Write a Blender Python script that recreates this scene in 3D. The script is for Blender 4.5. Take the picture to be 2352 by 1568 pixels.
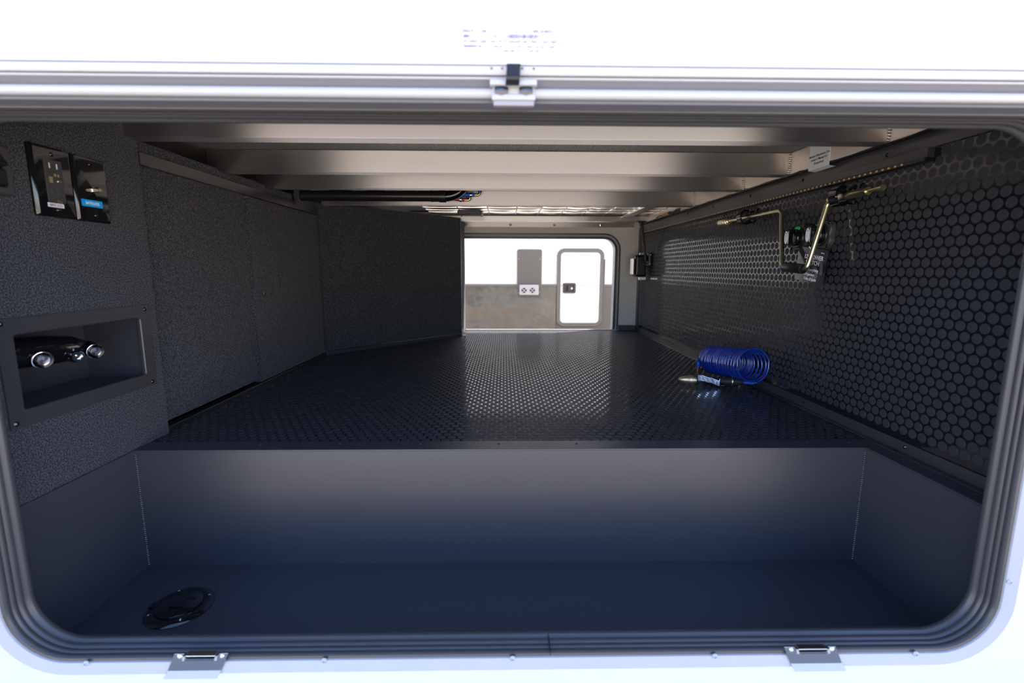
import bpy, math, random
from mathutils import Vector, Matrix
random.seed(7)
PI = math.pi
scene = bpy.context.scene
for o in list(bpy.data.objects):
    bpy.data.objects.remove(o)
COL = scene.collection

# ------------------------------------------------------------------ camera
F_PX, W_PX = 1085.0, 2352.0
YAW, PITCH, ROLL = 0.01724612, 0.15267477, 0.0026
cam_pos = Vector((0, 0, 1.15))
fw = Vector((math.sin(YAW) * math.cos(PITCH), math.cos(YAW) * math.cos(PITCH), -math.sin(PITCH)))
rt = Vector((math.cos(YAW), -math.sin(YAW), 0))
up = rt.cross(fw)
rt2 = math.cos(ROLL) * rt + math.sin(ROLL) * up
up2 = rt2.cross(fw)
cd = bpy.data.cameras.new('camera')
cd.sensor_width = 36.0
cd.lens = 36.0 * F_PX / W_PX
cd.clip_start = 0.02
cd.clip_end = 500
cd.dof.use_dof = True
cd.dof.focus_distance = 1.45
cd.dof.aperture_fstop = 3.2
cam = bpy.data.objects.new('camera', cd)
COL.objects.link(cam)
cam.matrix_world = Matrix(((rt2.x, up2.x, -fw.x, 0), (rt2.y, up2.y, -fw.y, 0), (rt2.z, up2.z, -fw.z, 1.15), (0, 0, 0, 1)))
scene.camera = cam

# ------------------------------------------------------------------ sky, sun, exposure
world = bpy.data.worlds.new('sky')
scene.world = world
world.use_nodes = True
wn = world.node_tree
bg = wn.nodes['Background']
sky = wn.nodes.new('ShaderNodeTexSky')
sky.sky_type = 'NISHITA'
sky.sun_disc = False
SUN_EL, SUN_AZ = math.radians(52), math.radians(58)
sky.sun_elevation = SUN_EL
sky.sun_rotation = SUN_AZ
sky.air_density = 1.0
sky.dust_density = 0.6
sky.ozone_density = 1.2
tint = wn.nodes.new('ShaderNodeMix')
tint.data_type = 'RGBA'
tint.blend_type = 'MULTIPLY'
tint.inputs[0].default_value = 1.0
tint.inputs[7].default_value = (0.92, 0.93, 1.12, 1)      # daylight white balance
wn.links.new(sky.outputs['Color'], tint.inputs[6])
wn.links.new(tint.outputs[2], bg.inputs['Color'])
bg.inputs['Strength'].default_value = 0.27
sl = bpy.data.lights.new('sun', 'SUN')
sl.energy = 8.5
sl.angle = math.radians(0.6)
sl.color = (1.0, 0.93, 0.82)
sun = bpy.data.objects.new('sun', sl)
COL.objects.link(sun)
sd = Vector((math.sin(SUN_AZ) * math.cos(SUN_EL), math.cos(SUN_AZ) * math.cos(SUN_EL), math.sin(SUN_EL)))
sun.rotation_euler = sd.to_track_quat('Z', 'Y').to_euler()
sun.location = (3, 4, 12)
vs = scene.view_settings
vs.view_transform = 'Standard'
vs.look = 'None'
vs.gamma = 1.0
vs.use_curve_mapping = False
vs.exposure = 1.35

# ------------------------------------------------------------------ materials
MATS = {}
def nd(m, t, **kw):
    n = m.node_tree.nodes.new(t)
    for k, v in kw.items():
        setattr(n, k, v)
    return n
def mat(name, col, rough=0.5, metal=0.0, spec=0.5, coat=0.0, aniso=0.0, axis='X', noise=None, bump=None, trans=0.0, rnoise=None, coord='Object', stretch=(1, 1, 1), sheen=0.0, ior=1.45, fleck=0.0):
    """noise=(scale, colour2, low, high); bump=(scale, strength, distance); rnoise=(scale, r0, r1)"""
    m = bpy.data.materials.new(name)
    m.use_nodes = True
    nt = m.node_tree
    b = nt.nodes['Principled BSDF']
    b.inputs['Base Color'].default_value = (*col, 1)
    b.inputs['Roughness'].default_value = rough
    b.inputs['Metallic'].default_value = metal
    b.inputs['Specular IOR Level'].default_value = spec
    b.inputs['Coat Weight'].default_value = coat
    b.inputs['Coat Roughness'].default_value = 0.08
    b.inputs['Transmission Weight'].default_value = trans
    b.inputs['IOR'].default_value = ior
    b.inputs['Sheen Weight'].default_value = sheen
    tc = nd(m, 'ShaderNodeTexCoord')
    mp = nd(m, 'ShaderNodeMapping')
    mp.inputs['Scale'].default_value = stretch
    nt.links.new(tc.outputs[coord], mp.inputs['Vector'])
    if aniso:
        b.inputs['Anisotropic'].default_value = aniso
        tg = nd(m, 'ShaderNodeTangent', direction_type='RADIAL', axis=axis)
        nt.links.new(tg.outputs['Tangent'], b.inputs['Tangent'])
    if noise:
        t = nd(m, 'ShaderNodeTexNoise')
        t.inputs['Scale'].default_value = noise[0]
        t.inputs['Detail'].default_value = 3
        nt.links.new(mp.outputs['Vector'], t.inputs['Vector'])
        r = nd(m, 'ShaderNodeValToRGB')
        r.color_ramp.elements[0].position = noise[2]
        r.color_ramp.elements[0].color = (*col, 1)
        r.color_ramp.elements[1].position = noise[3]
        r.color_ramp.elements[1].color = (*noise[1], 1)
        if fleck:
            e = r.color_ramp.elements.new(0.80)
            e.color = (*noise[1], 1)
            e = r.color_ramp.elements.new(0.84)
            e.color = (fleck, fleck, fleck, 1)
        nt.links.new(t.outputs['Fac'], r.inputs['Fac'])
        nt.links.new(r.outputs['Color'], b.inputs['Base Color'])
    if rnoise:
        t = nd(m, 'ShaderNodeTexNoise')
        t.inputs['Scale'].default_value = rnoise[0]
        nt.links.new(mp.outputs['Vector'], t.inputs['Vector'])
        mr = nd(m, 'ShaderNodeMapRange')
        mr.inputs['From Min'].default_value = 0.3
        mr.inputs['From Max'].default_value = 0.7
        mr.inputs['To Min'].default_value = rnoise[1]
        mr.inputs['To Max'].default_value = rnoise[2]
        nt.links.new(t.outputs['Fac'], mr.inputs['Value'])
        nt.links.new(mr.outputs['Result'], b.inputs['Roughness'])
    if bump:
        t = nd(m, 'ShaderNodeTexNoise')
        t.inputs['Scale'].default_value = bump[0]
        t.inputs['Detail'].default_value = 2
        nt.links.new(mp.outputs['Vector'], t.inputs['Vector'])
        bp = nd(m, 'ShaderNodeBump')
        bp.inputs['Strength'].default_value = bump[1]
        bp.inputs['Distance'].default_value = bump[2]
        nt.links.new(t.outputs['Fac'], bp.inputs['Height'])
        nt.links.new(bp.outputs['Normal'], b.inputs['Normal'])
    MATS[name] = m
    return m
mat('white_wall', (0.66, 0.66, 0.655), 0.24, coat=0.2)
mat('zinc_plate', (0.34, 0.37, 0.40), 0.16, metal=1)
mat('tip_brass', (0.80, 0.66, 0.42), 0.46, metal=1)
mat('white_frame', (0.40, 0.405, 0.415), 0.36, rnoise=(40, 0.3, 0.45))
mat('white_liner', (0.70, 0.67, 0.62), 0.55, noise=(300, (0.62, 0.59, 0.54), 0.4, 0.7))
mat('rubber', (0.055, 0.053, 0.052), 0.32, spec=0.6)
mat('hinge_white', (0.46, 0.455, 0.44), 0.3)
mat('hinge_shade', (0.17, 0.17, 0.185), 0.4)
mat('weld_paint', (0.09, 0.085, 0.08), 0.22, spec=0.8)
mat('trim_dark', (0.13, 0.125, 0.12), 0.35)
mat('carpet', (0.007, 0.007, 0.0075), 0.95, spec=0.1, noise=(420, (0.13, 0.13, 0.14), 0.40, 0.70), bump=(700, 0.9, 0.002), sheen=0.12, fleck=0.35)
mat('tub_coat', (0.036, 0.037, 0.043), 0.33, spec=0.95, bump=(1400, 0.35, 0.0006))
mat('mat_base', (0.009, 0.009, 0.011), 0.10, spec=0.9, bump=(900, 0.05, 0.0003))
mat('mat_disc', (0.032, 0.033, 0.038), 0.50, spec=0.4, bump=(1600, 0.5, 0.0006))
mat('alu_x', (0.86, 0.83, 0.79), 0.46, metal=1, aniso=1.0, axis='X')
mat('alu_y', (0.80, 0.775, 0.74), 0.33, metal=1, aniso=0.6, axis='Y')
mat('alu', (0.78, 0.77, 0.75), 0.28, metal=1)
mat('weld', (0.55, 0.50, 0.45), 0.35, metal=1, bump=(300, 0.4, 0.001))
mat('black_alu', (0.042, 0.041, 0.042), 0.34, spec=0.6)
mat('black_trim', (0.012, 0.012, 0.013), 0.35, spec=0.5)
mat('foil', (0.86, 0.86, 0.85), 0.07, metal=1, bump=(14, 0.10, 0.01))
mat('gloss_black', (0.006, 0.006, 0.007), 0.06, spec=0.5, coat=0.6)
mat('satin_black', (0.012, 0.012, 0.013), 0.28, spec=0.5)
mat('matte_black', (0.016, 0.016, 0.017), 0.55, spec=0.4)
mat('dark_grey', (0.045, 0.044, 0.045), 0.45)
mat('chrome', (0.78, 0.79, 0.80), 0.10, metal=1)
mat('screw_dark', (0.10, 0.10, 0.105), 0.22, metal=1)
mat('zinc', (0.72, 0.74, 0.46), 0.30, metal=1, noise=(28, (0.66, 0.50, 0.36), 0.40, 0.68))
mat('brass', (0.78, 0.52, 0.20), 0.22, metal=1)
mat('pale_brass', (0.72, 0.60, 0.38), 0.36, metal=1)
mat('hose_blue', (0.002, 0.026, 0.26), 0.12, spec=0.7, coat=1.0)
mat('sleeve_blue', (0.006, 0.07, 0.52), 0.28)
mat('pex_blue', (0.01, 0.13, 0.55), 0.3)
mat('pex_red', (0.42, 0.02, 0.035), 0.3)
mat('green', (0.02, 0.55, 0.12), 0.35)
mat('sticker_blue', (0.0, 0.36, 0.80), 0.35)
mat('sticker_white', (0.75, 0.74, 0.76), 0.4)
mat('print_white', (0.85, 0.85, 0.87), 0.5)
mat('print_black', (0.02, 0.018, 0.02), 0.5)
mat('print_faded', (0.15, 0.16, 0.36), 0.6)
mat('tag_black', (0.020, 0.020, 0.026), 0.14, spec=0.6, coat=0.3)
mat('tag_grey', (0.10, 0.10, 0.125), 0.16, spec=0.6, coat=0.3)
mat('led_amber', (0.60, 0.36, 0.14), 0.3)
mat('orange', (0.75, 0.30, 0.03), 0.4)
mat('rail_liner', (0.70, 0.62, 0.52), 0.42, metal=0.55, noise=(6, (0.76, 0.68, 0.58), 0.3, 0.7), stretch=(1, 1, 14))
mat('clear', (0.95, 0.95, 0.97), 0.03, trans=1.0, ior=1.49)
mat('skirt', (0.16, 0.153, 0.145), 0.29, metal=0.75, bump=(4.2, 0.7, 0.05))
mat('skirt_plain', (0.115, 0.11, 0.107), 0.40, metal=0.3, bump=(2.4, 0.2, 0.03))
mat('trim_grey', (0.32, 0.31, 0.30), 0.35)
mat('concrete', (0.62, 0.53, 0.42), 0.85, noise=(1.3, (0.55, 0.47, 0.37), 0.3, 0.7), bump=(60, 0.2, 0.01))
# fluted ceiling sheet
def flute():
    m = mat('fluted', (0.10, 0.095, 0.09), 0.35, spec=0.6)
    nt = m.node_tree
    tc = nd(m, 'ShaderNodeTexCoord')
    w = nd(m, 'ShaderNodeTexWave', wave_type='BANDS', bands_direction='X')
    w.inputs['Scale'].default_value = 70
    nt.links.new(tc.outputs['Object'], w.inputs['Vector'])
    bp = nd(m, 'ShaderNodeBump')
    bp.inputs['Strength'].default_value = 1.0
    bp.inputs['Distance'].default_value = 0.002
    nt.links.new(w.outputs['Fac'], bp.inputs['Height'])
    nt.links.new(bp.outputs['Normal'], nt.nodes['Principled BSDF'].inputs['Normal'])
flute()

# ------------------------------------------------------------------ geometry helpers
class Geo:
    def __init__(s):
        s.v = []
        s.f = []
    def add(s, vs_, fs):
        o = len(s.v)
        s.v += [tuple(p) for p in vs_]
        s.f += [tuple(i + o for i in f) for f in fs]
        return s
    def box(s, x0, x1, y0, y1, z0, z1):
        x0, x1 = min(x0, x1), max(x0, x1)
        y0, y1 = min(y0, y1), max(y0, y1)
        z0, z1 = min(z0, z1), max(z0, z1)
        return s.add([(x0, y0, z0), (x1, y0, z0), (x1, y1, z0), (x0, y1, z0), (x0, y0, z1), (x1, y0, z1), (x1, y1, z1), (x0, y1, z1)],
                     [(0, 3, 2, 1), (4, 5, 6, 7), (0, 1, 5, 4), (1, 2, 6, 5), (2, 3, 7, 6), (3, 0, 4, 7)])
    def hexa(s, p):
        return s.add(p, [(0, 3, 2, 1), (4, 5, 6, 7), (0, 1, 5, 4), (1, 2, 6, 5), (2, 3, 7, 6), (3, 0, 4, 7)])
    def lathe(s, p0, axis, prof, n=24, cap0=True, cap1=True):
        """prof = [(distance along axis, radius)]"""
        a = Vector(axis).normalized()
        u = a.orthogonal().normalized()
        w = a.cross(u)
        p0 = Vector(p0)
        vs_, fs = [], []
        for d, r in prof:
            for k in range(n):
                t = 2 * PI * k / n
                vs_.append(p0 + a * d + (u * math.cos(t) + w * math.sin(t)) * r)
        for i in range(len(prof) - 1):
            for k in range(n):
                k2 = (k + 1) % n
                fs.append((i * n + k, i * n + k2, (i + 1) * n + k2, (i + 1) * n + k))
        if cap0:
            fs.append(tuple(range(n - 1, -1, -1)))
        if cap1:
            fs.append(tuple((len(prof) - 1) * n + k for k in range(n)))
        return s.add(vs_, fs)
    def cyl(s, p0, p1, r, n=20, r1=None):
        d = Vector(p1) - Vector(p0)
        return s.lathe(p0, d, [(0, r), (d.length, r if r1 is None else r1)], n)
    def tube(s, pts, r, n=10, caps=True):
        pts = [Vector(p) for p in pts]
        vs_, fs = [], []
        t0 = (pts[1] - pts[0]).normalized()
        u = t0.orthogonal().normalized()
        m = len(pts)
        for i, p in enumerate(pts):
            t = (pts[min(i + 1, m - 1)] - pts[max(i - 1, 0)]).normalized()
            u = (u - t * u.dot(t)).normalized()
            w = t.cross(u)
            rr = r[i] if isinstance(r, (list, tuple)) else r
            for k in range(n):
                a = 2 * PI * k / n
                vs_.append(p + (u * math.cos(a) + w * math.sin(a)) * rr)
        for i in range(m - 1):
            for k in range(n):
                k2 = (k + 1) % n
                fs.append((i * n + k, i * n + k2, (i + 1) * n + k2, (i + 1) * n + k))
        if caps:
            fs.append(tuple(range(n - 1, -1, -1)))
            fs.append(tuple((m - 1) * n + k for k in range(n)))
        return s.add(vs_, fs)
    def loft(s, loops, closed=False):
        n = len(loops[0])
        fs, vs_ = [], []
        for l in loops:
            vs_ += l
        m = len(loops)
        for i in range(m if closed else m - 1):
            j = (i + 1) % m
            for k in range(n):
                k2 = (k + 1) % n
                fs.append((i * n + k, i * n + k2, j * n + k2, j * n + k))
        return s.add(vs_, fs)
    def prism(s, poly, d):
        """extrude a 3-D polygon along vector d"""
        d = Vector(d)
        n = len(poly)
        vs_ = [Vector(p) for p in poly] + [Vector(p) + d for p in poly]
        fs = [tuple(range(n - 1, -1, -1)), tuple(range(n, 2 * n))]
        for k in range(n):
            fs.append((k, (k + 1) % n, n + (k + 1) % n, n + k))
        return s.add(vs_, fs)
    def ball(s, c, r, sx=1, sy=1, sz=1, n=8, m=5):
        vs_, fs = [], []
        for i in range(m + 1):
            a = PI * i / m
            for k in range(n):
                b = 2 * PI * k / n
                vs_.append((c[0] + r * sx * math.sin(a) * math.cos(b), c[1] + r * sy * math.sin(a) * math.sin(b), c[2] + r * sz * math.cos(a)))
        for i in range(m):
            for k in range(n):
                k2 = (k + 1) % n
                fs.append((i * n + k, (i + 1) * n + k, (i + 1) * n + k2, i * n + k2))
        return s.add(vs_, fs)
    def mesh(s, name, smooth=False):
        me = bpy.data.meshes.new(name)
        me.from_pydata([tuple(p) for p in s.v], [], s.f)
        me.update()
        if smooth:
            for p in me.polygons:
                p.use_smooth = True
        return me
    def build(s, name, m, parent=None, smooth=False, bevel=0.0, seg=2, fix=True):
        me = s.mesh(name, smooth)
        if fix:
            import bmesh
            bm = bmesh.new()
            bm.from_mesh(me)
            bmesh.ops.recalc_face_normals(bm, faces=bm.faces)
            bm.to_mesh(me)
            bm.free()
        me.materials.append(MATS[m])
        o = bpy.data.objects.new(name, me)
        COL.objects.link(o)
        if parent is not None:
            o.parent = parent
            o.matrix_parent_inverse = Matrix.Translation(parent_loc(parent)).inverted()
        if bevel:
            b = o.modifiers.new('bevel', 'BEVEL')
            b.width = bevel
            b.segments = seg
            b.limit_method = 'ANGLE'
            b.angle_limit = math.radians(40)
        if smooth:
            e = o.modifiers.new('split', 'EDGE_SPLIT')
            e.split_angle = math.radians(42)
        return o
def parent_loc(p):
    l = Vector(p.location)
    return l
def tag(o, label=None, cat=None, group=None, kind=None):
    if label:
        o['label'] = label
    if cat:
        o['category'] = cat
    if group:
        o['group'] = group
    if kind:
        o['kind'] = kind
    return o
def thing(name, loc, label, cat, group=None, kind=None):
    o = bpy.data.objects.new(name, None)
    o.empty_display_size = 0.02
    o.location = loc
    COL.objects.link(o)
    return tag(o, label, cat, group, kind)
def rrect(x0, x1, z0, z1, r, y, n=8):
    pts = []
    for cx, cz, a0 in ((x1 - r, z1 - r, 0), (x0 + r, z1 - r, PI / 2), (x0 + r, z0 + r, PI), (x1 - r, z0 + r, 3 * PI / 2)):
        for k in range(n + 1):
            a = a0 + PI / 2 * k / n
            pts.append((cx + r * math.cos(a), y, cz + r * math.sin(a)))
    return pts
def ring(prof, x0, x1, z0, z1, r, n=8, closed=False):
    """prof = [(outward offset d, y)] swept around a rounded rectangle in the XZ plane"""
    return Geo().loft([rrect(x0 - d, x1 + d, z0 - d, z1 + d, max(r + d, 0.001), y, n) for d, y in prof], closed)
def xform(g, fn):
    g.v = [tuple(fn(Vector(p))) for p in g.v]
    return g
def text(name, body, size, m, parent, origin, right, upv, align='LEFT', bold=0.0, shear=0.0, thick=0.0002, spacing=1.0):
    c = bpy.data.curves.new(name, 'FONT')
    c.body = body
    c.size = size
    c.align_x = align
    c.offset = bold
    c.shear = shear
    c.extrude = thick
    c.space_character = spacing
    c.resolution_u = 2
    t = bpy.data.objects.new(name, c)
    COL.objects.link(t)
    dg = bpy.context.evaluated_depsgraph_get()
    me = bpy.data.meshes.new_from_object(t.evaluated_get(dg))
    bpy.data.objects.remove(t)
    r, u = Vector(right).normalized(), Vector(upv).normalized()
    nn = r.cross(u)
    M = Matrix(((r.x, u.x, nn.x, origin[0]), (r.y, u.y, nn.y, origin[1]), (r.z, u.z, nn.z, origin[2]), (0, 0, 0, 1)))
    me.transform(M)
    me.materials.clear()
    me.materials.append(MATS[m])
    o = bpy.data.objects.new(name, me)
    COL.objects.link(o)
    if parent is not None:
        o.parent = parent
        o.matrix_parent_inverse = Matrix.Translation(parent_loc(parent)).inverted()
    return o
def screw(parent, p, nrm, r=0.0042, h=0.0022, m='screw_dark', name='screw'):
    """pan head with a cross recess"""
    nrm = Vector(nrm).normalized()
    g = Geo().lathe(Vector(p) - nrm * 0.0008, nrm, [(0, r), (h * 0.5, r), (h * 0.9, r * 0.72), (h + 0.0008, r * 0.35), (h * 0.7, r * 0.28)], 14)
    return g.build(name, m, parent, smooth=True)

ZF = 0.7547           # top of the compartment floor discs
XR = 0.872            # face of the right wall discs

# ================================================================== SETTING
tag(Geo().box(-40, 40, -40, 40, -0.2, 0).build('ground', 'concrete'), 'pale sunlit concrete ground outside the trailer', 'ground', kind='structure')

OX0, OX1, OZ0, OZ1 = -0.760, 0.777, 0.551, 1.354      # near opening
g = ring([(0.012, 0.660), (0.012, 0.712)], OX0, OX1, OZ0, OZ1, 0.088)
n_ = 8
def big(y):
    return rrect(-4.0, 4.0, 0.36, 4.0, 0.02, y, n_)
g.loft([rrect(OX0 - .012, OX1 + .012, OZ0 - .012, OZ1 + .012, .10, 0.660), big(0.660)])
g.loft([rrect(OX0 - .012, OX1 + .012, OZ0 - .012, OZ1 + .012, .10, 0.712), big(0.712)])
g.loft([big(0.660), big(0.712)])
tag(g.build('wall_front', 'white_wall'), 'glossy white outer wall around the open compartment', 'wall', kind='structure')

BX0, BX1, BZ0, BZ1 = -0.80, 0.72, 0.70, 1.344
g = Geo()
def bh(y):
    return rrect(BX0 - .03, BX1 + .03, BZ0 - .03, BZ1 + .03, .10, y)
g.loft([bh(3.09), big(3.09)])
g.loft([bh(3.13), big(3.13)])
g.loft([bh(3.09), bh(3.13)])
g.loft([big(3.09), big(3.13)])
tag(g.build('wall_back', 'white_liner'), 'off-white back wall around the far door opening', 'wall', kind='structure')
tag(Geo().box(-4, 4, 0.66, 3.13, 4.0, 4.06).build('roof', 'white_wall'), 'unseen white flat roof of the trailer, added to block sky and sun', 'roof', kind='structure')  # out of view; added to block sky and sun and set the trailer's shadow

for x_, w_ in ((-4.0, 'left'), (3.96, 'right')):
    tag(Geo().box(x_, x_ + .04, 0.712, 3.09, 0.36, 4.0).build('wall_end_' + w_, 'white_wall'), 'unseen white end wall of the trailer, added to keep sky light out, far ' + w_, 'wall', kind='structure')  # out of view; added to close the hollow shell against sky light
# far opening frame: white jamb with two black seals
t = thing('trim_2', (0, 3.09, 0.7), 'white far door frame with two black rubber seals', 'door frame', kind='structure')
ring([(0.030, 3.085), (0.000, 3.085), (0.000, 3.16), (0.030, 3.16)], BX0, BX1, BZ0, BZ1, 0.075).build('jamb', 'white_frame', t)
ring([(0.022, 3.086), (0.022, 3.078), (0.031, 3.078), (0.031, 3.086)], BX0, BX1, BZ0, BZ1, 0.075).build('outer_seal', 'rubber', t)
ring([(-0.004, 3.086), (-0.004, 3.077), (0.010, 3.077), (0.010, 3.086)], BX0, BX1, BZ0, BZ1, 0.075).build('inner_seal', 'rubber', t)

# ---- camera test used only to decide which pieces show largest
def px(p):
    d = Vector(p) - cam_pos
    z = d.dot(fw)
    if z <= 0:
        return None
    return (1176 + F_PX * d.dot(rt2) / z, 784 - F_PX * d.dot(up2) / z, z)
def disc_mesh(name, axis):
    g_ = Geo()
    h = 0.0008
    if axis == 'z':
        g_.lathe((0, 0, 0), (0, 0, 1), [(0, .0100), (h * .6, .0098), (h, .0090)], 16, cap0=False)
    else:
        g_.lathe((0, 0, 0), (-1, 0, 0), [(0, .0100), (h * .6, .0098), (h, .0090)], 16, cap0=False)
    me = g_.mesh(name)
    me.materials.append(MATS['mat_disc'])
    return me, g_
def lay_discs(parent, pts, axis):
    me, g1 = disc_mesh('raised_disc', axis)
    scored = []
    for p in pts:
        q = px(p)
        s_ = -1
        if q and 0 < q[0] < 2352 and 280 < q[1] < 1460:
            s_ = 1 / q[2] ** 2 * (abs(p[0]) / q[2] if axis == 'x' else (1.15 - p[2]) / q[2])
        scored.append((s_, p))
    scored.sort(key=lambda a: -a[0])
    for s_, p in scored[:300]:
        o = bpy.data.objects.new('raised_disc', me)
        o.location = p
        COL.objects.link(o)
        o.parent = parent
    rest = Geo()
    for s_, p in scored[300:]:
        o_ = len(rest.v)
        rest.v += [(v[0] + p[0], v[1] + p[1], v[2] + p[2]) for v in g1.v]
        rest.f += [tuple(i + o_ for i in f) for f in g1.f]
    o = rest.build('raised_discs', 'mat_disc', parent, fix=False)
    o['kind'] = 'stuff'
PITCH_D, ROW_D = 0.02340, 0.02010

# floor
A0, A1 = Vector((-0.8227, 2.159)), Vector((-0.2512, 2.772))       # foot of the angled panel
fl = tag(Geo().box(-0.90, 0.8735, 1.046, 3.10, 0.70, ZF - 0.0008).build('floor', 'mat_base'), 'black rubber floor mat with raised round coins', 'floor', kind='structure')
pts = []
for j in range(0, 105):
    y = 1.0576 + j * 0.01985
    if y > 3.06:
        break
    for i in range(-40, 40):
        x = 0.0046 + i * PITCH_D + (PITCH_D / 2 if j % 2 else 0)
        if x < -0.815 or x > 0.846:
            continue
        if y > A0.y - 0.02:
            xl = A0.x + (y - A0.y) * (A1.x - A0.x) / (A1.y - A0.y) if y < A1.y else A1.x
            if x < xl + 0.008:
                continue
        pts.append((x, y, ZF - 0.0008))
lay_discs(fl, pts, 'z')

# right wall
wr = tag(Geo().box(XR + 0.0008, 0.90, 0.712, 3.09, 0.70, 1.5).build('wall_right', 'mat_base'), 'black wall panel with raised round coins on the right', 'wall', kind='structure')
pts = []
for j in range(-20, 13):
    z = 1.1448 + j * ROW_D
    if z < 0.788 or z > 1.392:
        continue
    for i in range(-10, 100):
        y = 0.8949 + i * PITCH_D + (PITCH_D / 2 if j % 2 else 0)
        if y < 0.72 or y > 3.02 or (z > 1.366 and y > 0.985):
            continue
        pts.append((XR + 0.0008, y, z))
lay_discs(wr, pts, 'x')

# ceiling sheet above the beams
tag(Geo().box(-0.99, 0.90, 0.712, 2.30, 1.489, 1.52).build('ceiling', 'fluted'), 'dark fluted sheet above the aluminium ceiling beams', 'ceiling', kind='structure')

# left front carpeted wall with an opening for the recess box
NB = dict(y0=0.780, y1=1.066, z0=0.9055, z1=1.046)
def yz_ring(prof, y0, y1, z0, z1, r, n=5):
    """prof (d, x) swept around a rounded rectangle in the YZ plane"""
    loops = []
    for d, x in prof:
        loops.append([(x, p[0], p[2]) for p in rrect(y0 - d, y1 + d, z0 - d, z1 + d, max(r + d, .0005), 0, n)])
    return Geo().loft(loops)
XL = -0.812
g = Geo()
def wl(x):
    return [(x, p[0], p[2]) for p in rrect(0.712, 1.113, ZF, 1.49, 0.001, 0, 5)]
def wh(x):
    return [(x, p[0], p[2]) for p in rrect(NB['y0'], NB['y1'], NB['z0'], NB['z1'], 0.008, 0, 5)]
g.loft([wh(XL), wl(XL), wl(XL - .018), wh(XL - .018)], closed=True)
tag(g.build('wall_left', 'carpet'), 'charcoal carpeted wall holding the power outlets and recess box', 'wall', kind='structure')
tag(Geo().box(-1.0, -0.985, 0.712, 3.09, 0.40, 1.52).add([], []).build('wall_left', 'matte_black'), 'dark side wall hidden behind the carpeted panels', 'wall', kind='structure')

# ================================================================== CARPETED PANELS ON THE LEFT
p2 = tag(Geo().box(-0.852, -0.834, 1.106, 1.580, 0.774, 1.3985).build('carpeted_panel', 'carpet', bevel=.003), 'charcoal carpeted panel between the outlet wall and the panel with the lock hole', 'panel')
p3 = thing('carpeted_panel', (-0.83, 1.85, 0.767), 'charcoal carpeted access panel with a small round lock hole', 'panel')
Geo().box(-0.846, -0.823, 1.578, 2.150, 0.767, 1.3800).build('board', 'carpet', p3, bevel=.004)
g = Geo().lathe((-0.8232, 1.641, 1.0607), (1, 0, 0), [(0, .0075), (.0014, .0075), (.0018, .0055), (.0006, .0052)], 18)
g.build('lock_hole', 'gloss_black', p3, smooth=True)
tp = tag(Geo().box(-0.860, -0.830, 1.106, 2.165, 1.399, 1.436).build('carpeted_panel', 'carpet', bevel=.003), 'narrow carpeted strip above the black aluminium bar', 'panel')
tag(Geo().box(-0.8335, -0.8215, 1.130, 2.150, 1.381, 1.409).build('flat_bar', 'black_alu', bevel=.0008), 'dark anodised flat bar along the top of the carpeted panels', 'trim')
tag(Geo().box(-0.842, -0.8175, 1.113, 2.157, ZF - .001, 0.7665).build('baseboard_left', 'black_trim', bevel=.001), 'black base strip along the carpeted panels', 'baseboard', kind='structure')
# angled panel
dr = Vector((A1.x - A0.x, A1.y - A0.y, 0)).normalized()
nb = Vector((-dr.y, dr.x, 0))             # pointing behind the panel
def slab(p, q, t0, t1, z0, z1):
    p = Vector((p[0], p[1], 0))
    q = Vector((q[0], q[1], 0))
    a, b, c, d = p + nb * t0, q + nb * t0, q + nb * t1, p + nb * t1
    return Geo().hexa([(v.x, v.y, z) for z in (z0, z1) for v in (a, b, c, d)])
ap = thing('carpeted_panel', (-0.53, 2.47, 0.775), 'wide angled carpeted panel at the back left', 'panel')
slab(A0 + Vector((dr.x, dr.y)) * .004, A1, 0, 0.018, 0.772, 1.437).build('board', 'carpet', ap, bevel=.004)
g = slab(A1, A1 + Vector((dr.x, dr.y)) * .006, -0.002, 0.03, 0.756, 1.43)
g.build('edge_trim', 'alu', ap, bevel=.001)
tag(slab(A0, A1 - Vector((dr.x, dr.y)) * .01, -0.003, 0.010, ZF - .001, 0.771).build('baseboard_left', 'black_alu', bevel=.001), 'black base angle under the angled carpeted panel', 'baseboard', kind='structure')
tag(Geo().box(-0.90, -0.8245, 2.152, 2.162, ZF, 1.437).build('carpeted_panel', 'carpet'), 'narrow carpeted corner post left of the angled panel', 'panel')
rp = tag(Geo().box(-0.2710, -0.2512, 2.790, 3.078, ZF, 1.437).build('carpeted_panel', 'carpet'), 'carpeted return panel running to the far opening', 'panel')
br = thing('corner_bracket', (-0.238, 2.82, ZF), 'small white angle bracket on the floor beside the far opening', 'bracket')
Geo().box(-0.2508, -0.2484, 2.790, 2.850, ZF - .0004, 0.790).build('upright_leg', 'white_frame', br, bevel=.0006)
Geo().box(-0.2484, -0.226, 2.790, 2.850, ZF - .0004, ZF + .002).build('floor_leg', 'white_frame', br, bevel=.0006)
screw(br, (-0.2484, 2.81, .776), (1, 0, 0), .004)

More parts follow.
